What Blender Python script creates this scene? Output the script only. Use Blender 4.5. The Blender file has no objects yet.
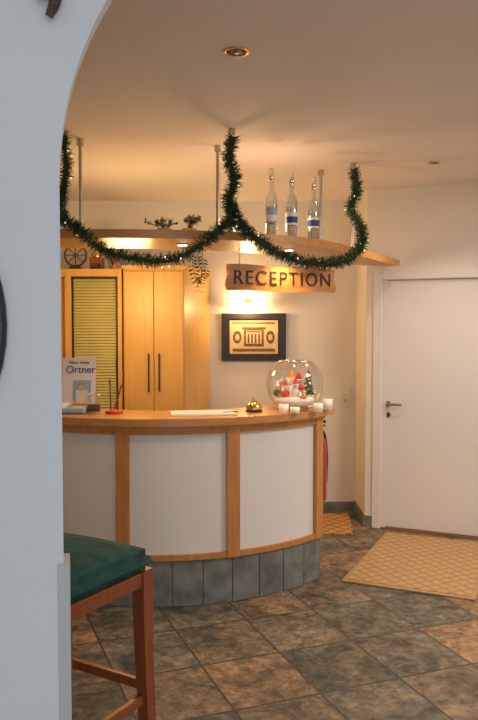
import bpy, bmesh, math, random
from mathutils import Vector, Matrix
random.seed(4)
sc=bpy.context.scene
try:
    sc.view_settings.view_transform='Standard'
    sc.view_settings.look='None'
    sc.view_settings.exposure=0.0
except Exception: pass

# ---------------- materials ----------------
def new_mat(name):
    m=bpy.data.materials.new(name); m.use_nodes=True
    nt=m.node_tree; b=nt.nodes['Principled BSDF']
    return m,nt,b
def mat(name,col,rough=.5,metal=0,var=.0,scale=8,bump=0,bscale=60,emis=None,estr=0,spec=None,stretch=None):
    m,nt,b=new_mat(name)
    b.inputs['Base Color'].default_value=(*col,1)
    b.inputs['Roughness'].default_value=rough
    b.inputs['Metallic'].default_value=metal
    if spec is not None: b.inputs['Specular IOR Level'].default_value=spec
    tc=nt.nodes.new('ShaderNodeTexCoord')
    mp=nt.nodes.new('ShaderNodeMapping'); nt.links.new(tc.outputs['Object'],mp.inputs['Vector'])
    if stretch: mp.inputs['Scale'].default_value=stretch
    n=nt.nodes.new('ShaderNodeTexNoise'); n.inputs['Scale'].default_value=scale; n.inputs['Detail'].default_value=5
    nt.links.new(mp.outputs[0],n.inputs['Vector'])
    if var>0:
        r=nt.nodes.new('ShaderNodeValToRGB')
        r.color_ramp.elements[0].position=.3; r.color_ramp.elements[1].position=.7
        r.color_ramp.elements[0].color=(*[c*(1-var) for c in col],1)
        r.color_ramp.elements[1].color=(*[min(1,c*(1+var)) for c in col],1)
        nt.links.new(n.outputs['Fac'],r.inputs[0]); nt.links.new(r.outputs[0],b.inputs['Base Color'])
    if bump>0:
        n2=nt.nodes.new('ShaderNodeTexNoise'); n2.inputs['Scale'].default_value=bscale; n2.inputs['Detail'].default_value=6
        nt.links.new(mp.outputs[0],n2.inputs['Vector'])
        bp=nt.nodes.new('ShaderNodeBump'); bp.inputs['Strength'].default_value=bump; bp.inputs['Distance'].default_value=.01
        nt.links.new(n2.outputs['Fac'],bp.inputs['Height']); nt.links.new(bp.outputs[0],b.inputs['Normal'])
    if emis:
        b.inputs['Emission Color'].default_value=(*emis,1); b.inputs['Emission Strength'].default_value=estr
    return m
def thin_glass(name,tint=(1,1,1),refl=.12):
    m=bpy.data.materials.new(name); m.use_nodes=True; nt=m.node_tree; nt.nodes.clear()
    o=nt.nodes.new('ShaderNodeOutputMaterial'); mx=nt.nodes.new('ShaderNodeMixShader')
    t=nt.nodes.new('ShaderNodeBsdfTransparent'); t.inputs[0].default_value=(*tint,1)
    g=nt.nodes.new('ShaderNodeBsdfGlossy'); g.inputs['Roughness'].default_value=.03
    lw=nt.nodes.new('ShaderNodeLayerWeight'); lw.inputs['Blend'].default_value=refl*2
    nt.links.new(lw.outputs['Facing'],mx.inputs[0]); nt.links.new(t.outputs[0],mx.inputs[1]); nt.links.new(g.outputs[0],mx.inputs[2])
    nt.links.new(mx.outputs[0],o.inputs[0]); return m

M={}
M['plaster']=mat('plaster_white',(.80,.76,.71),.85,var=.02,scale=3,bump=.12,bscale=140)
M['plaster_cool']=mat('plaster_arch',(.76,.79,.81),.85,var=.02,scale=3,bump=.1,bscale=160)
M['ceil']=mat('ceiling_paint',(.80,.74,.70),.9,var=.02,scale=2,bump=.08,bscale=120)
M['wood']=mat('beech_wood',(.54,.235,.07),.35,var=.16,scale=6,stretch=(6,6,.7))
M['woodh']=mat('beech_wood_top',(.55,.25,.08),.3,var=.12,scale=5,stretch=(1,5,5))
M['cab']=mat('cabinet_veneer',(.68,.39,.11),.4,var=.08,scale=4,stretch=(7,7,.6))
M['stoolwood']=mat('stool_cherry_wood',(.26,.07,.025),.35,var=.2,scale=6,stretch=(6,6,.8))
M['panel']=mat('counter_panel_white',(.77,.76,.77),.45)
M['slate']=mat('slate_tile',(.17,.185,.18),.55,var=.4,scale=9,bump=.5,bscale=18)
M['grout']=mat('grout',(.22,.21,.19),.9)
M['door']=mat('door_white_lacquer',(.80,.79,.80),.4)
M['steel']=mat('brushed_steel',(.5,.47,.43),.3,1)
M['brass']=mat('brass',(.75,.48,.16),.22,1)
M['chrome']=mat('chrome',(.8,.8,.8),.15,1)
M['dark']=mat('dark_plastic',(.02,.02,.022),.4)
M['black']=mat('black_frame',(.022,.017,.014),.4)
M['teal']=mat('teal_velvet',(.011,.07,.065),.9,var=.45,scale=14,bump=.3,bscale=90)
M['mat']=mat('picture_mat',(.70,.50,.27),.8,var=.12,scale=12)
M['ink']=mat('sepia_ink',(.18,.10,.045),.8,var=.4,scale=60)
M['inkl']=mat('sepia_light',(.78,.60,.36),.8)
M['red']=mat('red_lacquer',(.35,.02,.02),.3)
M['redb']=mat('red_bright',(.65,.03,.03),.4)
M['white']=mat('white_plastic',(.8,.8,.8),.45)
M['paper']=mat('paper',(.78,.75,.66),.7)
M['snow']=mat('cotton_snow',(.85,.85,.88),.9,bump=.5,bscale=60)
M['blue']=mat('label_blue',(.02,.06,.25),.5)
M['skin']=mat('portrait_print',(.55,.36,.25),.6,var=.3,scale=40)
M['lblue']=mat('light_blue_print',(.30,.45,.62),.6)
M['orange']=mat('orange_ornament',(.8,.3,.05),.5)
M['sign']=mat('sign_wood',(.50,.21,.055),.4,var=.22,scale=5,stretch=(1,1,9))
M['signink']=mat('burnt_letters',(.03,.012,.006),.6)
M['needle']=mat('fir_needles',(.016,.055,.022),.6,var=.5,scale=30)
M['needle2']=mat('fir_needles_light',(.05,.12,.05),.55,var=.4,scale=30)
M['leaf']=mat('leaf_green',(.05,.10,.03),.6,var=.4,scale=20)
M['dried']=mat('dried_flowers',(.35,.27,.14),.8,var=.4,scale=30)
M['tinsel']=mat('tinsel_gold',(.9,.75,.45),.25,.8)
M['bulb']=mat('fairy_bulb',(1,.9,.7),.4,emis=(1,.75,.4),estr=1.8)
M['lampglow']=mat('lamp_shade_glow',(1,.9,.75),.4,emis=(1,.78,.45),estr=7)
M['spotglow']=mat('halogen_glow',(1,.9,.75),.4,emis=(1,.72,.38),estr=12)
M['candle']=mat('candle_wax',(.85,.80,.70),.5,emis=(1,.8,.5),estr=.12)
M['glass']=thin_glass('clear_glass',(.96,.97,.97),.1)
M['bglass']=thin_glass('bottle_glass',(.86,.90,.91),.26)
M['threshold']=mat('threshold_wood',(.22,.10,.05),.5,var=.2)
M['antler']=mat('antler_brown',(.10,.055,.035),.8,var=.4,scale=20,bump=.4)
M['mirror']=mat('mirror_glass',(.12,.13,.15),.2)
M['guard']=mat('corner_guard_plastic',(.56,.57,.56),.5)
M['slat']=mat('blind_slat',(.52,.46,.17),.5,var=.06)
M['slatgap']=mat('blind_back',(.12,.10,.04),.8)
M['switch']=mat('switch_plastic',(.75,.72,.64),.4)

# slate floor
def floor_mat():
    m,nt,b=new_mat('slate_floor_tiles'); N=nt.nodes; L=nt.links
    tc=N.new('ShaderNodeTexCoord'); mp=N.new('ShaderNodeMapping')
    mp.inputs['Rotation'].default_value=(0,0,math.radians(-21)); 
    L.new(tc.outputs['Object'],mp.inputs['Vector'])
    sc_=N.new('ShaderNodeVectorMath'); sc_.operation='MULTIPLY'; sc_.inputs[1].default_value=(1/.4,1/.44,1)
    L.new(mp.outputs[0],sc_.inputs[0])
    ad=N.new('ShaderNodeVectorMath'); ad.operation='ADD'; ad.inputs[1].default_value=(20.315,20.523,0.5); L.new(sc_.outputs[0],ad.inputs[0])
    fl=N.new('ShaderNodeVectorMath'); fl.operation='FLOOR'; L.new(ad.outputs[0],fl.inputs[0])
    fr=N.new('ShaderNodeVectorMath'); fr.operation='FRACTION'; L.new(ad.outputs[0],fr.inputs[0])
    wn=N.new('ShaderNodeTexWhiteNoise'); L.new(fl.outputs[0],wn.inputs['Vector'])
    r=N.new('ShaderNodeValToRGB'); e=r.color_ramp.elements
    e[0].position=0; e[0].color=(.09,.105,.09,1); e[1].position=1; e[1].color=(.18,.18,.155,1)
    for p,c in ((.22,(.27,.19,.12,1)),(.42,(.125,.14,.12,1)),(.6,(.21,.165,.12,1)),(.8,(.11,.125,.115,1))):
        x=e.new(p); x.color=c
    L.new(wn.outputs['Value'],r.inputs[0])
    ws=N.new('ShaderNodeVectorMath'); ws.operation='SCALE'; ws.inputs['Scale'].default_value=7; L.new(wn.outputs['Color'],ws.inputs[0])
    av=N.new('ShaderNodeVectorMath'); av.operation='ADD'; L.new(tc.outputs['Object'],av.inputs[0]); L.new(ws.outputs[0],av.inputs[1])
    def noise(s,det,ro,di):
        n=N.new('ShaderNodeTexNoise'); n.inputs['Scale'].default_value=s; n.inputs['Detail'].default_value=det; n.inputs['Roughness'].default_value=ro; n.inputs['Distortion'].default_value=di
        L.new(av.outputs[0],n.inputs['Vector']); return n
    n=noise(5,10,.72,.8); nb=noise(20,8,.75,.4)
    r2=N.new('ShaderNodeValToRGB'); r2.color_ramp.elements[0].position=.38; r2.color_ramp.elements[1].position=.62
    r2.color_ramp.elements[0].color=(.42,.45,.45,1); r2.color_ramp.elements[1].color=(1.8,1.5,1.2,1); L.new(n.outputs['Fac'],r2.inputs[0])
    r3=N.new('ShaderNodeValToRGB'); r3.color_ramp.elements[0].position=.38; r3.color_ramp.elements[1].position=.62
    r3.color_ramp.elements[0].color=(.52,.52,.52,1); r3.color_ramp.elements[1].color=(1.4,1.4,1.4,1); L.new(nb.outputs['Fac'],r3.inputs[0])
    def mult(a,c):
        mu=N.new('ShaderNodeMix'); mu.data_type='RGBA'; mu.blend_type='MULTIPLY'; mu.inputs['Factor'].default_value=1
        L.new(a,mu.inputs['A']); L.new(c,mu.inputs['B']); return mu.outputs['Result']
    colr=mult(mult(r.outputs[0],r2.outputs[0]),r3.outputs[0])
    sx=N.new('ShaderNodeSeparateXYZ'); L.new(fr.outputs[0],sx.inputs[0])
    def edge(o):
        a=N.new('ShaderNodeMath'); a.operation='SUBTRACT'; a.inputs[1].default_value=.5; L.new(o,a.inputs[0])
        c=N.new('ShaderNodeMath'); c.operation='ABSOLUTE'; L.new(a.outputs[0],c.inputs[0]); return c.outputs[0]
    mx=N.new('ShaderNodeMath'); mx.operation='MAXIMUM'; L.new(edge(sx.outputs['X']),mx.inputs[0]); L.new(edge(sx.outputs['Y']),mx.inputs[1])
    gt=N.new('ShaderNodeMath'); gt.operation='GREATER_THAN'; gt.inputs[1].default_value=.487; L.new(mx.outputs[0],gt.inputs[0])
    m2=N.new('ShaderNodeMix'); m2.data_type='RGBA'; L.new(gt.outputs[0],m2.inputs['Factor']); L.new(colr,m2.inputs['A']); m2.inputs['B'].default_value=(.06,.055,.046,1)
    L.new(m2.outputs['Result'],b.inputs['Base Color'])
    b.inputs['Roughness'].default_value=.42
    h=N.new('ShaderNodeMath'); h.operation='SUBTRACT'; L.new(n.outputs['Fac'],h.inputs[0]); L.new(gt.outputs[0],h.inputs[1])
    bp=N.new('ShaderNodeBump'); bp.inputs['Strength'].default_value=.7; bp.inputs['Distance'].default_value=.02
    L.new(h.outputs[0],bp.inputs['Height']); L.new(bp.outputs[0],b.inputs['Normal'])
    return m
M['floor']=floor_mat()
def mat_lattice(name,c1,c2,s,rot,th=.16):
    m,nt,b=new_mat(name); N=nt.nodes; L=nt.links
    tc=N.new('ShaderNodeTexCoord'); mp=N.new('ShaderNodeMapping'); mp.inputs['Rotation'].default_value=(0,0,math.radians(rot)); mp.inputs['Scale'].default_value=(s,s,s)
    L.new(tc.outputs['Object'],mp.inputs['Vector'])
    fr=N.new('ShaderNodeVectorMath'); fr.operation='FRACTION'; L.new(mp.outputs[0],fr.inputs[0])
    sx=N.new('ShaderNodeSeparateXYZ'); L.new(fr.outputs[0],sx.inputs[0])
    o=[]
    for k in ('X','Y'):
        g=N.new('ShaderNodeMath'); g.operation='LESS_THAN'; g.inputs[1].default_value=th; L.new(sx.outputs[k],g.inputs[0]); o.append(g.outputs[0])
    mx=N.new('ShaderNodeMath'); mx.operation='MAXIMUM'; L.new(o[0],mx.inputs[0]); L.new(o[1],mx.inputs[1])
    m2=N.new('ShaderNodeMix'); m2.data_type='RGBA'; L.new(mx.outputs[0],m2.inputs['Factor']); m2.inputs['A'].default_value=(*c1,1); m2.inputs['B'].default_value=(*c2,1)
    L.new(m2.outputs['Result'],b.inputs['Base Color']); b.inputs['Roughness'].default_value=.95
    return m
M['doormat']=mat_lattice('doormat_weave',(.50,.33,.17),(.35,.23,.11),14,66,.22)
M['doormat_edge']=mat('doormat_border',(.42,.29,.15),.95,var=.1,scale=60)
M['rug']=mat_lattice('rug_weave',(.50,.27,.08),(.2,.1,.03),12,45)

# ---------------- mesh builder ----------------
class B:
    def __init__(s,name): s.name=name; s.v=[]; s.f=[]; s.mi=[]; s.sm=[]; s.mats=[]
    def _m(s,k):
        if k not in s.mats: s.mats.append(k)
        return s.mats.index(k)
    def raw(s,vs,fs,m,smooth=False,T=None):
        o=len(s.v); k=s._m(m)
        for v in vs:
            v=Vector(v); s.v.append(T@v if T else v)
        for f in fs: s.f.append([i+o for i in f]); s.mi.append(k); s.sm.append(smooth)
    def bm(s,bm,m,smooth=False,T=None):
        bm.verts.index_update(); s.raw([v.co.copy() for v in bm.verts],[[v.index for v in f.verts] for f in bm.faces],m,smooth,T); bm.free()
    def box(s,c,size,m,rz=0,bev=0,seg=2,R=None,smooth=False):
        bm=bmesh.new(); bmesh.ops.create_cube(bm,size=1)
        for v in bm.verts: v.co=Vector((v.co.x*size[0],v.co.y*size[1],v.co.z*size[2]))
        if bev: bmesh.ops.bevel(bm,geom=bm.edges[:],offset=bev,segments=seg,affect='EDGES',profile=.5)
        T=Matrix.Translation(c)@(R if R else Matrix.Rotation(rz,4,'Z'))
        s.bm(bm,m,smooth,T)
    def prism(s,pts,z0,z1,m,smooth=False):
        n=len(pts); vs=[(p[0],p[1],z0) for p in pts]+[(p[0],p[1],z1) for p in pts]
        fs=[[i,(i+1)%n,n+(i+1)%n,n+i] for i in range(n)]
        bm=bmesh.new(); V=[bm.verts.new(v) for v in vs]
        for f in fs: bm.faces.new([V[i] for i in f])
        bm.faces.new([V[i] for i in range(n)][::-1]); bm.faces.new([V[n+i] for i in range(n)])
        bmesh.ops.recalc_face_normals(bm,faces=bm.faces[:])
        s.bm(bm,m,smooth)
    def strip(s,A,Bp,z0,z1,m):
        n=len(A); vs=[]
        for a,b in zip(A,Bp): vs+= [(a[0],a[1],z0),(a[0],a[1],z1),(b[0],b[1],z1),(b[0],b[1],z0)]
        fs=[]
        for i in range(n-1):
            for k in range(4):
                fs.append([i*4+k,i*4+(k+1)%4,(i+1)*4+(k+1)%4,(i+1)*4+k])
        fs.append([0,3,2,1]); e=(n-1)*4; fs.append([e,e+1,e+2,e+3])
        bm=bmesh.new(); V=[bm.verts.new(v) for v in vs]
        for f in fs: bm.faces.new([V[i] for i in f])
        bmesh.ops.recalc_face_normals(bm,faces=bm.faces[:]); s.bm(bm,m)
    def lathe(s,prof,c,m,n=24,smooth=True,T=None):
        vs=[];fs=[]
        for r,z in prof:
            for i in range(n):
                a=2*math.pi*i/n; vs.append((r*math.cos(a),r*math.sin(a),z))
        for j in range(len(prof)-1):
            for i in range(n): fs.append([j*n+i,j*n+(i+1)%n,(j+1)*n+(i+1)%n,(j+1)*n+i])
        TT=Matrix.Translation(c)@(T if T else Matrix.Identity(4))
        s.raw(vs,fs,m,smooth,TT)
    def cyl(s,a,b,r,m,r2=None,n=14):
        a=Vector(a);b=Vector(b);d=b-a; q=d.to_track_quat('Z','Y').to_matrix().to_4x4()
        r2=r if r2 is None else r2; L=d.length
        s.lathe([(1e-4,0),(r,0)],a,m,n,False,q); s.lathe([(r,0),(r2,L)],a,m,n,True,q); s.lathe([(r2,L),(1e-4,L)],a,m,n,False,q)
    def tube(s,pts,r,m,n=8):
        for i in range(len(pts)-1):
            r1=r[i] if isinstance(r,list) else r; r2=r[i+1] if isinstance(r,list) else r
            s.cyl(pts[i],pts[i+1],r1,m,r2,n)
    def sph(s,c,r,m,sc3=(1,1,1),u=14,v=10):
        bm=bmesh.new(); bmesh.ops.create_uvsphere(bm,u_segments=u,v_segments=v,radius=r)
        s.bm(bm,m,True,Matrix.Translation(c)@Matrix.Diagonal((*sc3,1)))
    def torus(s,c,R,r,m,T=None,n=28,k=8):
        vs=[];fs=[]
        for i in range(n):
            a=2*math.pi*i/n
            for j in range(k):
                b=2*math.pi*j/k; q=R+r*math.cos(b); vs.append((q*math.cos(a),q*math.sin(a),r*math.sin(b)))
        for i in range(n):
            for j in range(k): fs.append([i*k+j,((i+1)%n)*k+j,((i+1)%n)*k+(j+1)%k,i*k+(j+1)%k])
        s.raw(vs,fs,m,True,Matrix.Translation(c)@(T if T else Matrix.Identity(4)))
    def text(s,txt,size,m,T,ext=.002,spacing=1,off=0):
        cu=bpy.data.curves.new('t','FONT'); cu.body=txt; cu.size=size; cu.extrude=ext; cu.align_x='CENTER'; cu.align_y='CENTER'; cu.space_character=spacing; cu.offset=off
        ob=bpy.data.objects.new('t',cu); sc.collection.objects.link(ob)
        dg=bpy.context.evaluated_depsgraph_get(); me=bpy.data.meshes.new_from_object(ob.evaluated_get(dg))
        s.raw([v.co.copy() for v in me.vertices],[list(p.vertices) for p in me.polygons],m,False,T)
        bpy.data.objects.remove(ob); bpy.data.meshes.remove(me)
    def done(s):
        me=bpy.data.meshes.new(s.name); me.from_pydata([tuple(v) for v in s.v],[],s.f)
        for k in s.mats: me.materials.append(M[k])
        for p,i,q in zip(me.polygons,s.mi,s.sm): p.material_index=i; p.use_smooth=q
        me.update(); ob=bpy.data.objects.new(s.name,me); sc.collection.objects.link(ob); return ob
def catmull(P,n=8):
    P=[Vector(p) for p in P]; Q=[P[0]*2-P[1]]+P+[P[-1]*2-P[-2]]; out=[]
    for i in range(1,len(Q)-2):
        a,b,c,d=Q[i-1:i+3]
        for k in range(n):
            t=k/n; out.append(.5*((2*b)+(c-a)*t+(2*a-5*b+4*c-d)*t*t+(3*b-a-3*c+d)*t**3))
    out.append(P[-1]); return out

H=2.65
# ---------------- room shell ----------------
b=B('floor'); b.prism([(-2.4,-2),(4,-2),(4,6.7),(-2.4,6.7)],-.1,0,'floor'); b.done()
b=B('ceiling'); b.prism([(-2.4,-2),(4,-2),(4,6.7),(-2.4,6.7)],H,H+.1,'ceil'); b.done()
b=B('wall_back'); b.prism([(-2.3,6.4),(1.0,6.4),(1.0,6.55),(-2.3,6.55)],0,H,'plaster'); b.done()
b=B('wall_left'); b.prism([(-2.3,-2),(-2.2,-2),(-2.2,6.4),(-2.3,6.4)],0,H,'plaster'); b.done()
b=B('wall_return'); b.prism([(1.0,5.9),(1.0,6.55),(1.15,6.55),(1.15,5.83)],0,H,'plaster'); b.done()
O=Vector((1.0,5.9,0)); D=Vector((.911,-.412,0)).normalized(); Nn=Vector((D.y,-D.x,0))
def DW(t,n=0,z=0): return O+D*t+Nn*n+Vector((0,0,z))
angD=math.atan2(D.y,D.x)
b=B('wall_right')
def dwbox(bb,t0,t1,n0,n1,z0,z1,m,bev=0):
    c=DW((t0+t1)/2,(n0+n1)/2,(z0+z1)/2); bb.box(c,(t1-t0,n1-n0,z1-z0),m,rz=angD,bev=bev)
dwbox(b,.0,.125,-.15,0,0,H,'plaster'); dwbox(b,1.0,3.0,-.15,0,0,H,'plaster'); dwbox(b,.125,1.0,-.15,0,1.96,H,'plaster')
b.done()
b=B('wall_far_right'); b.prism([(3.72,2.3),(3.85,2.3),(3.85,4.8),(3.72,4.8)],0,H,'plaster'); b.done()
b=B('door_1')
dwbox(b,.137,.988,-.06,-.015,.015,1.945,'door',.003)
dwbox(b,.126,.137,-.13,.0,0,1.955,'white'); dwbox(b,.988,.999,-.13,.0,0,1.955,'white'); dwbox(b,.126,.999,-.13,0,1.947,1.959,'white')
p=DW(.175,-.015,.985)
b.cyl(p,p+Nn*.008,.024,'steel'); b.cyl(p,p+Nn*.05,.009,'steel'); b.tube([p+Nn*.05,p+Nn*.05+D*.02,p+Nn*.045+D*.115],.009,'steel')
p2=DW(.175,-.015,.90); b.cyl(p2,p2+Nn*.007,.022,'steel'); b.box(p2+Nn*.008,(.006,.004,.018),'black',rz=angD)
b.done()
b=B('trim_1')
dwbox(b,.06,.128,0,.018,0,2.02,'door',.003); dwbox(b,.998,1.066,0,.018,0,2.02,'door',.003); dwbox(b,.128,.998,0,.018,1.952,2.02,'door',.003)
b.done()
b=B('trim_2'); dwbox(b,.13,.995,-.1,.02,0,.012,'threshold'); b.done()
b=B('baseboard_back'); b.box((-.2,6.393,.04),(2.4,.012,.08),'slate'); b.done()
b=B('baseboard_return'); b.box((.993,6.14,.045),(.012,.5,.09),'slate'); dwbox(b,0,.058,0,.012,0,.09,'slate'); b.done()

# arch wall (camera looks through it)
J=Vector((-.332,1.4,0)); A=Vector((.974,.228,0)).normalized(); An=Vector((A.y,-A.x,0))
def AW(t,n,z): return J+A*t+An*n+Vector((0,0,z))
R=.70; zs=1.86; TH=-.06
b=B('wall_front')
def awquad(t0,z0,z0b,t1,z1,z1b):
    for n_ in (0,TH): b.raw([AW(t0,n_,z0),AW(t1,n_,z1),AW(t1,n_,z1b),AW(t0,n_,z0b)],[[0,1,2,3] if n_==0 else [3,2,1,0]],'plaster_cool')
    if z0>0 or z1>0: b.raw([AW(t0,0,z0),AW(t1,0,z1),AW(t1,TH,z1),AW(t0,TH,z0)],[[0,3,2,1]],'plaster_cool')
awquad(-1.91,0,H,0,0,H); awquad(2*R,0,H,4.14,0,H)
for t_ in (0,2*R): b.raw([AW(t_,0,0),AW(t_,0,zs),AW(t_,TH,zs),AW(t_,TH,0)],[[0,1,2,3]],'plaster_cool')
NA=64
for i in range(NA):
    a0=math.pi-math.pi*i/NA; a1=math.pi-math.pi*(i+1)/NA
    awquad(R+R*math.cos(a0),zs+R*math.sin(a0),H,R+R*math.cos(a1),zs+R*math.sin(a1),H)
b.done()
b=B('trim_3'); angA=math.atan2(A.y,A.x)
b.box(AW(.0005,.002,.575),(.023,.004,1.15),'guard',rz=angA,bev=.0015); b.box(AW(.006,-.03,.575),(.012,.064,1.15),'guard',rz=angA)
b.done()
b=B('oval_mirror')
T=Matrix.Translation(AW(-.250,.012,1.6))@Matrix.Rotation(angA,4,'Z')@Matrix.Rotation(math.pi/2,4,'X')@Matrix.Diagonal((.155,.23,1,1))
b.torus((0,0,0),.92,.08,'dark',T=T@Matrix.Diagonal((1,1,.15,1)),n=40)
b.lathe([(1e-3,.003),(.93,.003),(.93,-.01)],(0,0,0),'mirror',n=40,T=T); b.done()
b=B('antler_wall_mount')
p0=AW(-.020,.0,2.235)
b.sph(p0+An*.01,.02,'antler',(1,.6,1.4))
b.tube(catmull([p0+An*.01,p0+An*.03+A*.015+Vector((0,0,-.04)),p0+An*.03+A*.015+Vector((0,0,-.06)),p0+An*.025+A*.005+Vector((0,0,-.082))],4),[.017-.0008*i for i in range(13)],'antler')
b.tube(catmull([p0+An*.01,p0+An*.03+A*-.005+Vector((0,0,-.03)),p0+An*.03+A*-.008+Vector((0,0,-.055))],4),[.013-.001*i for i in range(9)],'antler')
b.tube(catmull([p0+An*.01,p0+An*.03+A*.015+Vector((0,0,.02)),p0+An*.03+A*.02+Vector((0,0,.07))],4),[.013-.001*i for i in range(9)],'antler')
b.done()

# ---------------- counter ----------------
C=(-.5,5.455)
def arc(r,a0,a1,step=1.5):
    n=max(2,int(abs(a1-a0)/step)+1); return [(C[0]+r*math.cos(math.radians(a0+(a1-a0)*i/n)),C[1]+r*math.sin(math.radians(a0+(a1-a0)*i/n))) for i in range(n+1)]
def sector(bb,r0,r1,a0,a1,z0,z1,m): bb.strip(arc(r1,a0,a1),arc(r0,a0,a1),z0,z1,m)
b=B('reception_counter')
AL=-178; AR=-37.2; AE=-34.5
sector(b,1.20,1.265,AL,AR,.27,1.02,'panel')
sector(b,1.20,1.262,AL,AR,0,.268,'grout')
a=AR
while a>AL:
    sector(b,1.262,1.272,max(a-7.6,AL),a,.004,.262,'slate'); a-=7.9
sector(b,1.255,1.285,AL,AR,.268,.30,'wood')
sector(b,1.255,1.283,AL,AR,.985,1.02,'wood')
for ac in (-38.8,-68.6,-96.9,-125.5,-154):
    w=1.7
    sector(b,1.19,1.29,ac-w,ac+w,.268,1.02,'wood')
sector(b,.93,1.27,AR-.9,AR,0,1.02,'wood')
out=arc(1.335,AL,AE); inn=arc(.90,AL,AE)
ce=(C[0]+1.1175*math.cos(math.radians(AE)),C[1]+1.1175*math.sin(math.radians(AE)))
cap=[]
tdir=Vector((-math.sin(math.radians(AE)),math.cos(math.radians(AE))))
for i in range(1,16):
    th=math.radians(AE+180*i/16); d=Vector((.2175*math.cos(th),.2175*math.sin(th))); d-=tdir*d.dot(tdir)*.65; cap.append((ce[0]+d.x,ce[1]+d.y))
sector(b,.90,1.335,AL,AE,1.038,1.08,'woodh')
b.prism([out[-1]]+cap+[inn[-1]],1.038,1.08,'woodh')
sector(b,.95,1.30,AL,-37,1.02,1.038,'wood')
sector(b,.65,1.20,AL,-60,.70,.73,'woodh'); sector(b,.70,.74,AL,-60,0,.70,'wood')
b.done()

# ---------------- canopy shelf ----------------
outer=catmull([(-1.7,3.92,0),(-1.3,3.88,0),(-.9,3.86,0),(-.5,3.87,0),(-.15,3.93,0),(.2,4.1,0),(.48,4.35,0),(.75,4.8,0),(1.0,5.3,0),(1.21,5.68,0)],6)
inner=catmull([(-1.7,4.42,0),(-1.3,4.40,0),(-.9,4.38,0),(-.5,4.42,0),(-.2,4.52,0),(.05,4.65,0),(.25,4.88,0),(.48,5.2,0),(.75,5.5,0),(1.13,5.74,0)],6)
b=B('canopy_shelf')
b.strip([(p.x,p.y) for p in outer],[(p.x,p.y) for p in inner],2.045,2.09,'woodh')
for (x,y) in ((-.945,4.12),(-.04,4.08),(.74,4.92),(-.125,4.45),(.556,5.15),(-.9,4.3)):
    b.cyl((x,y,2.09),(x,y,H),.010,'steel'); b.cyl((x,y,H-.035),(x,y,H),.02,'steel'); b.cyl((x,y,2.09),(x,y,2.12),.018,'steel')
b.done()
for i,(x,y) in enumerate(((-.31,4.14),(.29,4.42))):
    b=B('shelf_downlight'); b.cyl((x,y,2.045),(x,y,2.037),.036,'steel',n=24); b.cyl((x,y,2.037),(x,y,2.034),.026,'spotglow',n=24); b.done()

# ---------------- sign ----------------
b=B('reception_sign')
S0=Vector((-.063,4.32,0)); S1=Vector((.60,4.70,0)); sd=(S1-S0).normalized(); sn=Vector((sd.y,-sd.x,0)); sw=(S1-S0).length
pts=[]
for i in range(13): 
    t=i/12; pts.append((t*sw,.004*math.sin(t*9)))
for z in (.03,.06,.075,.09,.12): pts.append((sw+.008*math.sin(z*50),z))
for i in range(13):
    t=1-i/12; pts.append((t*sw,.15+.004*math.sin(t*11)))
for z in (.12,.09,.075,.06,.03): pts.append((-.008*math.sin(z*50)-.003,z))
def plate(bb,pts,n0,n1,m,z0=1.80):
    bm=bmesh.new(); P=[S0+sd*t+Vector((0,0,z0+z)) for t,z in pts]
    F=[bm.verts.new(p+sn*n1) for p in P]; K=[bm.verts.new(p+sn*n0) for p in P]; n=len(P)
    for i in range(n): bm.faces.new([F[i],F[(i+1)%n],K[(i+1)%n],K[i]])
    bm.faces.new(F); bm.faces.new(K[::-1]); bmesh.ops.recalc_face_normals(bm,faces=bm.faces[:]); bb.bm(bm,m)
plate(b,pts,-.02,0,'sign')
Rm=Matrix((( sd.x,0,sn.x,0),(sd.y,0,sn.y,0),(0,1,0,0),(0,0,0,1)))
b.text('RECEPTION',.116,'signink',Matrix.Translation((S0+S1)/2+Vector((0,0,1.873))+sn*.003)@Rm,ext=.003,spacing=1.19,off=-.0004)
for t in (.08,sw-.08):
    p=S0+sd*t+sn*-.01; b.cyl(p+Vector((0,0,1.945)),p+Vector((0,0,2.045)),.003,'steel')
b.done()

# ---------------- garland ----------------
def needles(bb,pts,count,mats,ln):
    for _ in range(count):
        i=random.randrange(len(pts)-1); p=pts[i].lerp(pts[i+1],random.random()); ax=(pts[i+1]-pts[i]).normalized()
        r=Vector((random.gauss(0,1),random.gauss(0,1),random.gauss(0,1))); r=(r-ax*r.dot(ax)).normalized()
        d=(r+ax*random.uniform(-.5,.7)).normalized(); L=ln*random.uniform(.5,1.2); w=.0022
        s=d.cross(Vector((random.random(),random.random(),random.random()))).normalized()*w
        bb.raw([p-s,p+s,p+d*L+s*.5,p+d*L-s*.5],[[0,1,2,3]],random.choice(mats))
b=B('christmas_garland')
g1=catmull([(-.945,4.08,2.62),(-.925,4.06,2.45),(-.955,4.07,2.3),(-.94,3.98,2.17),(-.90,3.82,2.14),(-.806,3.79,2.08),(-.679,3.79,1.975),(-.50,3.79,1.93),(-.327,3.80,1.93),(-.19,3.83,2.01),(-.085,3.86,2.10),(-.03,3.90,2.16),(-.055,4.04,2.28),(-.02,4.05,2.38),(-.055,4.05,2.49),(-.03,4.05,2.60)],7)
g2=catmull([(-.05,3.92,2.22),(-.01,3.90,2.14),(.06,3.94,2.07),(.197,4.03,1.99),(.36,4.15,1.945),(.52,4.31,1.955),(.66,4.54,2.0),(.765,4.70,2.10),(.77,4.78,2.22),(.72,4.88,2.35),(.76,4.88,2.46),(.74,4.88,2.60)],7)
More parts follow.
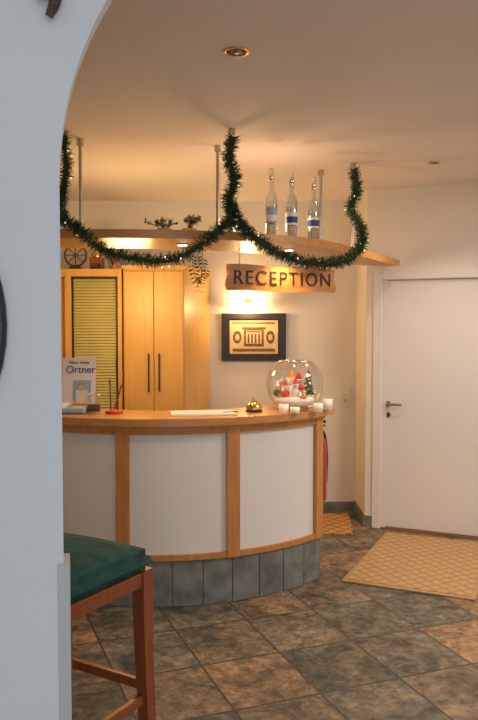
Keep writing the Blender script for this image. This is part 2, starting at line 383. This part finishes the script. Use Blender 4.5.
for g in (g1,g2):
    b.tube(g,.012,'needle',6); L=sum((g[i+1]-g[i]).length for i in range(len(g)-1))
    needles(b,g,int(L*2600),['needle','needle','needle2'],.044)
    for _ in range(int(L*40)):
        i=random.randrange(len(g)); r=Vector((random.gauss(0,1),random.gauss(0,1),random.gauss(0,1))).normalized()*.036
        b.sph(g[i]+r,.0042,random.choice(['tinsel','bulb','tinsel','tinsel']),u=6,v=4)
b.done()

# ---------------- bottles ----------------
for i,(x,y,h) in enumerate(((.19,4.42,.42),(.31,4.46,.405),(.455,4.62,.41))):
    b=B('liquor_bottle'); r=.034
    b.lathe([(1e-3,.004),(r-.004,.0),(r,.006),(r,h*.55),(r*.85,h*.63),(r*.4,h*.70),(r*.33,h*.88),(r*.42,h*.9)],(x,y,2.09),'bglass',20)
    b.lathe([(r+.0008,h*.24),(r+.0008,h*(.46,.42,.40)[i])],(x,y,2.09),('lblue','white','paper')[i],20)
    b.lathe([(r+.0014,h*.27),(r+.0014,h*.36)],(x,y,2.09),('white','blue','blue')[i],20)
    b.lathe([(r*.42,h*.86),(r*.45,h*.87),(r*.45,h),(1e-3,h)],(x,y,2.09),'chrome',16)
    b.lathe([(1e-3,.03),(r*.9,.03),(r*.9,h*.5)],(x,y,2.09),'bglass',16)
    b.done()

def leafq(b,q,d,L,w,m):
    d=d.normalized(); s=d.cross(Vector((random.gauss(0,1),random.gauss(0,1),random.gauss(0,1)))).normalized()*w
    b.raw([q,q+d*L*.5+s,q+d*L,q+d*L*.5-s],[[0,1,2,3]],m)
def bouquet(name,c,n,hh,spread,mats,pot=None):
    b=B(name); c=Vector(c)
    if pot: b.lathe([(1e-3,0),(.03,0),(.042,.05),(.038,.05),(.03,.04),(1e-3,.04)],c,pot,18)
    for _ in range(n):
        d=Vector((random.gauss(0,spread),random.gauss(0,spread*.6),hh*random.uniform(.6,1)))
        p0=c+Vector((0,0,.035)); p1=p0+d*.5+Vector((0,0,.01)); p2=p0+d
        b.tube([p0,p1,p2],.0014,'leaf',4)
        for k in range(7):
            q=p1.lerp(p2,random.random()); leafq(b,q,Vector((random.gauss(0,1),random.gauss(0,1),random.gauss(.4,.6))),.028,.005,random.choice(mats))
        b.sph(p2,.007,random.choice(mats),u=6,v=4)
    return b.done()
bouquet('dried_flower_pot',(-.42,4.25,2.09),16,.07,.045,['dried','leaf','tinsel'],'brass')
bouquet('dried_flower_pot',(-.28,4.25,2.09),16,.09,.05,['dried','dried','leaf'],'brass')
b=B('hanging_vine'); 
for k in range(3):
    x0=-.25+.02*k; P=catmull([(x0,4.35,2.045),(x0+random.gauss(0,.012),4.35,1.98),(x0+random.gauss(0,.025),4.34,1.9),(x0+random.gauss(0,.025),4.34,1.80+.03*k)],4)
    b.tube(P,.0018,'leaf',5)
    for q in P[3:]:
        for s_ in (-1,1): leafq(b,q,Vector((s_,random.gauss(0,.4),-.5)),.035,.006,'leaf')
b.done()

# ---------------- cabinets ----------------
b=B('wardrobe_cabinet')
b.prism([(-.885,5.76),(-.42,5.76),(-.25,6.38),(-.885,6.38)],0.0,2.03,'cab')
b.prism([(-.895,5.735),(-.405,5.735),(-.23,6.385),(-.895,6.385)],2.03,2.055,'cab')
b.box((-.765,5.75,1.04),(.222,.02,1.94),'cab',bev=.003); b.box((-.537,5.75,1.04),(.222,.02,1.94),'cab',bev=.003)
for x in (-.69,-.61):
    b.tube([(x,5.74,1.38),(x,5.715,1.375),(x,5.715,1.10),(x,5.74,1.095)],.006,'dark')
b.done()
b=B('shutter_cabinet')
b.prism([(-1.75,5.80),(-.90,5.80),(-.90,6.38),(-1.75,6.38)],0,2.03,'cab')
b.box((-1.275,5.79,2.0),(.75,.04,.06),'cab'); b.box((-1.30,5.785,.85),(.8,.03,.03),'cab')
b.box((-1.31,5.785,1.4),(.05,.04,1.2),'cab'); b.box((-.915,5.785,1.1),(.03,.04,1.86),'cab')
b.box((-1.10,5.795,1.42),(.37,.01,1.1),'slatgap')
b.box((-1.278,5.78,1.42),(.014,.03,1.1),'dark'); b.box((-.937,5.78,1.42),(.014,.03,1.1),'dark'); b.box((-1.108,5.78,1.965),(.355,.03,.012),'dark')
for i in range(48):
    z=.885+.0225*i; b.box((-1.108,5.785,z),(.33,.003,.021),'slat',R=Matrix.Rotation(math.radians(-28),4,'X'))
b.box((-1.56,5.79,1.1),(.35,.02,1.8),'cab',bev=.003)
b.done()
b=B('ornamental_wheel'); T=Matrix.Rotation(math.pi/2,4,'X'); c=Vector((-1.29,5.95,2.15))
b.torus(c,.085,.008,'antler',T=T); b.cyl(c+Vector((0,-.02,0)),c+Vector((0,.02,0)),.016,'antler')
for k in range(8):
    a=k*math.pi/4; b.cyl(c,c+Vector((math.cos(a)*.082,0,math.sin(a)*.082)),.004,'antler',n=6)
b.box(c+Vector((0,0,-.105)),(.09,.06,.03),'antler'); b.done()
b=B('coffee_grinder'); c=Vector((-1.12,5.95,2.03))
b.box(c+Vector((0,0,.05)),(.10,.10,.10),'stoolwood',bev=.006); b.box(c+Vector((0,-.053,.035)),(.07,.01,.04),'antler'); b.sph(c+Vector((0,-.06,.035)),.007,'brass')
b.lathe([(.035,.10),(.045,.13),(.03,.15),(.008,.16)],c,'brass'); b.tube([c+Vector((0,0,.15)),c+Vector((0,0,.19)),c+Vector((.07,0,.195)),c+Vector((.07,0,.22))],.004,'dark'); b.sph(c+Vector((.07,0,.23)),.012,'stoolwood'); b.done()
b=B('brass_goblet'); b.lathe([(1e-3,0),(.04,0),(.035,.01),(.01,.02),(.008,.06),(.03,.08),(.042,.11),(.04,.16),(.037,.16),(.038,.11),(1e-3,.085)],(-.98,5.93,2.03),'brass'); b.done()
bouquet('dried_flower_vase',(-1.02,6.12,2.03),22,.26,.07,['dried','leaf','dried'],'brass')

# ---------------- back wall things ----------------
b=B('framed_picture')
x0,x1,z0,z1=-.148,.40,1.295,1.70; yw=6.398
cx=(x0+x1)/2; cz=(z0+z1)/2; fw=.05
b.box((cx,yw-.006,cz),(x1-x0-.02,.012,z1-z0-.02),'black')
for c,s in (((cx,yw-.0145,z1-fw/2),(x1-x0-2*fw,.027,fw)),((cx,yw-.0145,z0+fw/2),(x1-x0-2*fw,.027,fw)),((x0+fw/2,yw-.015,cz),(fw,.03,z1-z0)),((x1-fw/2,yw-.015,cz),(fw,.03,z1-z0))): b.box(c,s,'black')
b.box((cx,yw-.014,cz),(.41,.004,.285),'mat')
y=yw-.017
b.box((cx,y,cz-.005),(.17,.003,.15),'ink'); b.box((cx,y-.001,cz+.075),(.20,.003,.02),'ink')
b.box((cx,y-.002,cz-.0),(.13,.003,.11),'inkl')
for dx in (-.045,-.015,.015,.045): b.box((cx+dx,y-.003,cz-.012),(.018,.003,.08),'ink')
b.box((cx,y-.003,cz+.045),(.12,.003,.012),'ink')
T=Matrix.Rotation(math.pi/2,4,'X')
for dx in (-.14,.14): b.torus((cx+dx,y,cz),.027,.009,'ink',T=T@Matrix.Diagonal((1,1.5,.3,1)))
b.box((cx,y,cz-.11),(.36,.003,.025),'ink'); b.box((cx,y,cz+.12),(.36,.003,.012),'ink')
b.done()
b=B('picture_wall_lamp'); lx=.075; lz=1.775
b.cyl((lx,6.40,lz),(lx,6.375,lz),.035,'brass',n=20)
for sgn in (-1,1):
    b.tube(catmull([(lx,6.375,lz),(lx+sgn*.03,6.32,lz+.05),(lx+sgn*.07,6.30,lz+.055),(lx+sgn*.10,6.30,lz+.02)],4),.005,'brass')
    b.lathe([(.012,.03),(.03,0),(.04,-.03),(.038,-.03)],(lx+sgn*.10,6.30,lz+.005),'lampglow',18)
b.done()
b=B('light_switch'); b.box((.91,6.394,1.04),(.085,.012,.085),'switch',bev=.003); b.box((.91,6.386,1.04),(.06,.006,.06),'white',bev=.002)
b.box((.91,6.394,.955),(.085,.012,.085),'switch',bev=.003); b.cyl((.91,6.39,.955),(.91,6.386,.955),.02,'guard'); b.done()

# ---------------- floor mats ----------------
P0=Vector((1.12,5.72,0)); u1=D; v1=Vector((D.y,-D.x,0))
b=B('door_mat'); cc=P0+u1*.42+v1*.61; b.box((cc.x,cc.y,.006),(.80,1.20,.010),'doormat_edge',rz=angD,bev=.003); b.box((cc.x,cc.y,.0125),(.74,1.14,.005),'doormat',rz=angD); b.done()
b=B('accent_rug'); b.box((.60,5.98,.006),(.6,.62,.01),'rug',rz=-.1,bev=.003); b.done()

# ---------------- fire extinguisher ----------------
b=B('fire_extinguisher'); c=Vector((.487,4.84,.45))
b.lathe([(1e-3,0),(.06,0),(.083,.02),(.085,.06),(.085,.36),(.075,.41),(.045,.445),(.022,.46),(.022,.48)],c,'red',24)
b.cyl(c+Vector((0,0,.47)),c+Vector((0,0,.51)),.016,'brass'); b.box(c+Vector((.02,0,.525)),(.11,.02,.02),'dark',bev=.003); b.box(c+Vector((.035,0,.50)),(.08,.016,.008),'dark')
b.tube(catmull([c+Vector((.02,0,.495)),c+Vector((.07,.03,.44)),c+Vector((.088,.04,.3)),c+Vector((.085,.04,.12))],4),.009,'dark')
b.box(c+Vector((-.045,-.058,.25)),(.05,.03,.04),'dark',rz=math.radians(-37)); b.done()

# ---------------- counter items ----------------
ZT=1.08
b=B('display_card'); c=Vector((-.985,4.60,ZT)); R_=Matrix.Rotation(math.radians(-9),4,'X')
T=Matrix.Translation(c+Vector((0,0,.16)))@R_
def cb(c0,s,m): 
    bm=bmesh.new(); bmesh.ops.create_cube(bm,size=1); b.bm(bm,m,False,T@Matrix.Translation(c0)@Matrix.Diagonal((*s,1)))
cb((0,0,0),(.205,.004,.32),'white')
TX=T@Matrix.Translation((0.01,-.004,.085))@Matrix.Rotation(math.pi/2,4,'X')
b.text('Ortner',.062,'blue',TX,.001); b.text('Haus  Anna',.026,'signink',T@Matrix.Translation((0,-.004,.13))@Matrix.Rotation(math.pi/2,4,'X'),.001)
cb((.02,-.003,-.045),(.11,.002,.13),'lblue'); cb((.02,-.0045,-.075),(.07,.002,.07),'paper')
bm=bmesh.new(); bmesh.ops.create_circle(bm,cap_ends=True,radius=.024,segments=18); b.bm(bm,'skin',False,T@Matrix.Translation((.02,-.0062,-.02))@Matrix.Rotation(math.pi/2,4,'X'))
cb((0.02,-.003,-.13),(.11,.002,.02),'orange')
b.box(c+Vector((0,.05,.004)),(.15,.10,.008),'white'); b.done()
b=B('desk_telephone'); c=Vector((-.99,4.42,ZT)); b.box(c+Vector((0,0,.018)),(.18,.13,.03),'lblue',bev=.008); b.box(c+Vector((-.05,0,.045)),(.045,.17,.03),'white',bev=.01)
for i in range(3):
    for j in range(4): b.box(c+Vector((.02+i*.022,-.035+j*.022,.034)),(.015,.015,.006),'white')
b.done()
b=B('drinking_glass'); c=(-.86,4.43,ZT); b.lathe([(1e-3,.006),(.036,.004),(.040,.01),(.045,.11)],c,'glass',24); b.lathe([(1e-3,.01),(.038,.01),(.040,.05),(1e-3,.05)],c,'antler',20); b.torus((c[0],c[1],ZT+.11),.045,.002,'chrome'); b.torus((c[0],c[1],ZT+.004),.038,.003,'chrome'); b.done()
b=B('desk_pen_stand'); c=Vector((-.735,4.40,ZT)); b.lathe([(1e-3,0),(.05,0),(.052,.012),(.02,.02),(1e-3,.02)],c,'redb',24)
b.tube([c+Vector((-.02,0,.015)),c+Vector((-.025,0,.20))],.004,'dark'); b.tube([c+Vector((.02,0,.015)),c+Vector((.012,0,.32))],.0025,'dark'); b.tube([c+Vector((.0,0,.015)),c+Vector((.045,0,.17))],.005,'red'); b.done()
b=B('guest_register'); b.box((-.21,4.37,ZT+.005),(.38,.20,.010),'paper',rz=.12,bev=.002); b.box((-.21,4.37,ZT+.0115),(.34,.17,.003),'white',rz=.12)
b.box((-.05,4.35,ZT+.014),(.10,.006,.006),'blue',rz=.5); b.done()
b=B('service_bell'); c=(.09,4.48,ZT); b.lathe([(1e-3,0),(.05,0),(.05,.012),(.03,.015)],c,'dark',24); b.lathe([(.047,.02),(.045,.035),(.034,.055),(.015,.066),(1e-3,.068)],c,'brass',24); b.cyl((c[0],c[1],ZT+.066),(c[0],c[1],ZT+.082),.006,'brass'); b.sph((c[0],c[1],ZT+.084),.009,'brass'); b.cyl((c[0],c[1],ZT+.012),(c[0],c[1],ZT+.022),.03,'brass'); b.done()
c=Vector((.345,4.63,ZT)); Rb=.175
b=B('glass_fishbowl_decoration')
prof=[(1e-3,.003),(.085,.0)]
for i in range(0,21):
    a=math.radians(-62+ (62+55)*i/20); prof.append((Rb*math.cos(a),.155+Rb*math.sin(a)))
b.lathe(prof,c,'glass',40); zt=.155+Rb*math.sin(math.radians(55)); b.torus(c+Vector((0,0,zt)),Rb*math.cos(math.radians(55)),.004,'chrome',n=36)
b.lathe([(1e-3,.008),(.08,.008),(.128,.05),(.12,.07),(.07,.085),(1e-3,.08)],c,'snow',28)
t=c+Vector((.085,.0,.07))
b.cyl(t,t+Vector((0,0,.03)),.006,'antler')
for k in range(5): b.lathe([(.045-.008*k,.02+.028*k),(.012-.002*k,.06+.028*k)],t,'leaf',12)
for k in range(26):
    a=random.random()*6.3; q=random.random(); b.sph(t+Vector((math.cos(a)*.042*(1-q*.75),math.sin(a)*.042*(1-q*.75),.03+.12*q)),.006,random.choice(['redb','snow','tinsel','snow']),u=6,v=4)
def fig(p,body,hat,s=1):
    p=c+Vector(p); b.sph(p+Vector((0,0,.022*s)),.024*s,body); b.sph(p+Vector((0,0,.056*s)),.016*s,'snow'); b.lathe([(.017*s,.064*s),(.006*s,.095*s),(1e-3,.1*s)],p,hat,12); b.torus(p+Vector((0,0,.065*s)),.015*s,.004*s,'snow',n=12,k=6); b.sph(p+Vector((0,-.016*s,.056*s)),.004*s,'orange',u=6,v=4)
fig((.0,-.05,.075),'snow','redb',1.25); fig((-.06,-.05,.075),'redb','redb',1.1); fig((.03,.05,.08),'redb','redb',1.5); fig((.045,-.085,.06),'orange','redb',.9); fig((-.02,.06,.08),'snow','orange',1.6); fig((-.11,-.01,.08),'leaf','snow',1.0)
h=c+Vector((-.07,.03,.075)); b.box(h+Vector((0,0,.045)),(.06,.045,.09),'orange'); b.box(h+Vector((-.016,0,.10)),(.05,.055,.008),'snow',R=Matrix.Rotation(math.radians(-40),4,'Y')); b.box(h+Vector((.016,0,.10)),(.05,.055,.008),'snow',R=Matrix.Rotation(math.radians(40),4,'Y')); b.box(h+Vector((0,-.024,.05)),(.016,.003,.02),'bulb')
for k in range(34):
    a=random.random()*6.3; q=random.random()*.11; b.sph(c+Vector((math.cos(a)*q,math.sin(a)*q,.085+random.random()*.015)),.008,random.choice(['snow','redb','tinsel','snow','bulb']),u=6,v=4)
b.done()
for x,y,hh in ((.265,4.43,.05),(.33,4.41,.035),(.475,4.49,.05),(.545,4.60,.065)):
    b=B('tealight_candle'); b.lathe([(1e-3,0),(.028,0),(.030,hh),(.026,hh),(.02,hh-.01),(1e-3,hh-.01)],(x,y,ZT),'candle',18); b.cyl((x,y,ZT+hh-.011),(x,y,ZT+hh+.002),.0012,'dark'); b.done()

# ---------------- bar stool ----------------
b=B('bar_stool')
e1=Vector((-.86,.51,0)).normalized(); e2=Vector((-.51,-.86,0)).normalized(); cr=Vector((-.295,2.58,0)); w1,w2=.48,.46
DZ=.02
def ST(a,c_,z): return cr+e1*a+e2*c_+Vector((0,0,z))
rz=math.atan2(e1.y,e1.x)
ctr=ST(w1/2,w2/2,0)
bm=bmesh.new(); bmesh.ops.create_cube(bm,size=1)
for v in bm.verts: v.co=Vector((v.co.x*(w1+.02),v.co.y*(w2+.02),v.co.z*.075))
bmesh.ops.bevel(bm,geom=bm.edges[:],offset=.032,segments=6,affect='EDGES')
bmesh.ops.subdivide_edges(bm,edges=[e for e in bm.edges if e.calc_length()>.1],cuts=6,use_grid_fill=True)
for v in bm.verts:
    if v.co.z>0: v.co.z+=.03*max(0,1-(v.co.x/.25)**2)*max(0,1-(v.co.y/.24)**2)
b.bm(bm,'teal',True,Matrix.Translation(ctr+Vector((0,0,.7645+DZ)))@Matrix.Rotation(rz,4,'Z'))
for (a0,c0,a1,c1) in ((0,.0,w1,0),(0,w2,w1,w2),(0,0,0,w2),(w1,0,w1,w2)):
    p=ST(a0,c0,.705+DZ); q=ST(a1,c1,.705+DZ); inn_=(ctr-(p+q)/2); inn_.z=0; inn_=inn_.normalized()*.02
    d=q-p; b.box((p+q)/2+inn_,(d.length-.02,.022,.05),'stoolwood',rz=math.atan2(d.y,d.x),bev=.003)
legs={}; LT=.735+DZ
for a in (0,1):
    for k in (0,1):
        top=ST(a*w1+(.03 if a==0 else -.03),k*w2+(.03 if k==0 else -.03),LT)
        bot=ST(a*w1+(.012 if a==0 else -.012),k*w2+(.012 if k==0 else -.012),0); legs[a,k]=(top,bot)
        vs=[];N=8
        for i in range(N+1):
            t=i/N; p=top.lerp(bot,t**1.8); p.z=top.z*(1-t); hw=.026-.006*t
            for s1,s2 in ((-1,-1),(1,-1),(1,1),(-1,1)): vs.append(p+e1*s1*hw+e2*s2*hw)
        fs=[[i*4+j,i*4+(j+1)%4,(i+1)*4+(j+1)%4,(i+1)*4+j] for i in range(N) for j in range(4)]+[[0,1,2,3],[N*4+3,N*4+2,N*4+1,N*4]]
        b.raw(vs,fs,'stoolwood')
def lp(k,z):
    t=1-z/LT; p=legs[k][0].lerp(legs[k][1],t**1.8); p.z=z; return p
for k1,k2,z in (((0,0),(1,0),.34),((0,0),(0,1),.30),((0,1),(1,1),.34),((1,0),(1,1),.30)):
    p=lp(k1,z); q=lp(k2,z); d=q-p; b.box((p+q)/2,(d.length,.02,.034),'stoolwood',rz=math.atan2(d.y,d.x),bev=.003)
b.done()

# ---------------- ceiling downlights ----------------
def downlight(x,y,r=.045):
    b=B('recessed_ceiling_light'); b.torus((x,y,H-.002),r,.008,'brass',T=Matrix.Diagonal((1,1,.6,1))); b.lathe([(r,0),(r*.6,.0),(r*.5,.002)],(x,y,H-.004),'antler',24); b.lathe([(r*.55,0),(1e-3,0)],(x,y,H-.006),'dark',24); b.sph((x,y,H-.008),r*.22,'tinsel',(1,1,.4)); b.done()
downlight(-.01,2.93); downlight(1.26,4.90,.035)

# ---------------- lights ----------------
def light(kind,name,loc,e,col,size=.1,rot=(0,0,0),spot=None,blend=.5,sy=None):
    l=bpy.data.lights.new(name,kind); l.energy=e; l.color=col
    if kind=='AREA':
        l.size=size
        if sy: l.shape='RECTANGLE'; l.size_y=sy
    else: l.shadow_soft_size=size
    if kind=='SPOT': l.spot_size=math.radians(spot); l.spot_blend=blend
    o=bpy.data.objects.new(name,l); o.location=loc; o.rotation_euler=rot; sc.collection.objects.link(o); return o
light('AREA','hall_daylight_fill',(.6,-1.6,1.7),27,(.86,.94,1.0),1.6,(math.radians(90),0,0))  # added cool fill behind the camera, stands in for hall daylight; no window modelled
light('SPOT','shelf_halogen_a',(-.31,4.14,2.02),15,(1,.64,.32),.03,(0,0,0),130,.8)
light('SPOT','shelf_halogen_b',(.29,4.42,2.02),18,(1,.64,.32),.03,(0,0,0),130,.8)
light('POINT','picture_lamp_light',(.075,6.27,1.75),9,(1,.64,.30),.04)
light('POINT','office_warm_fill',(-.75,5.1,1.78),20,(1,.64,.25),.15)  # added fill without a fixture, turns cabinets and ceiling there golden
light('POINT','shelf_ceiling_fill',(.15,4.6,2.2),4.5,(1,.74,.48),.06)  # extra point light over the shelf, added to brighten the ceiling
light('SPOT','ceiling_spot_a',(1.26,4.90,2.60),36,(1,.78,.58),.05,(0,0,0),125,.8)
light('SPOT','ceiling_spot_b',(-.3,3.0,2.60),24,(1,.70,.42),.05,(0,0,0),110,.8)
light('AREA','room_bounce_fill',(2.2,3.4,2.6),50,(1,.84,.70),.9)  # unseen warm area light, added so its bounce lifts room and ceiling
w=bpy.data.worlds.new('world'); sc.world=w; w.use_nodes=True
w.node_tree.nodes['Background'].inputs[0].default_value=(.80,.84,.90,1); w.node_tree.nodes['Background'].inputs[1].default_value=.5

# ---------------- camera ----------------
cd=bpy.data.cameras.new('camera'); cam=bpy.data.objects.new('camera',cd); sc.collection.objects.link(cam)
cd.sensor_fit='VERTICAL'; cd.sensor_height=24; cd.lens=25; cd.clip_start=.05
cam.location=(0,0,1.6); cam.rotation_euler=(math.radians(90-2.67),0,0)
sc.camera=cam
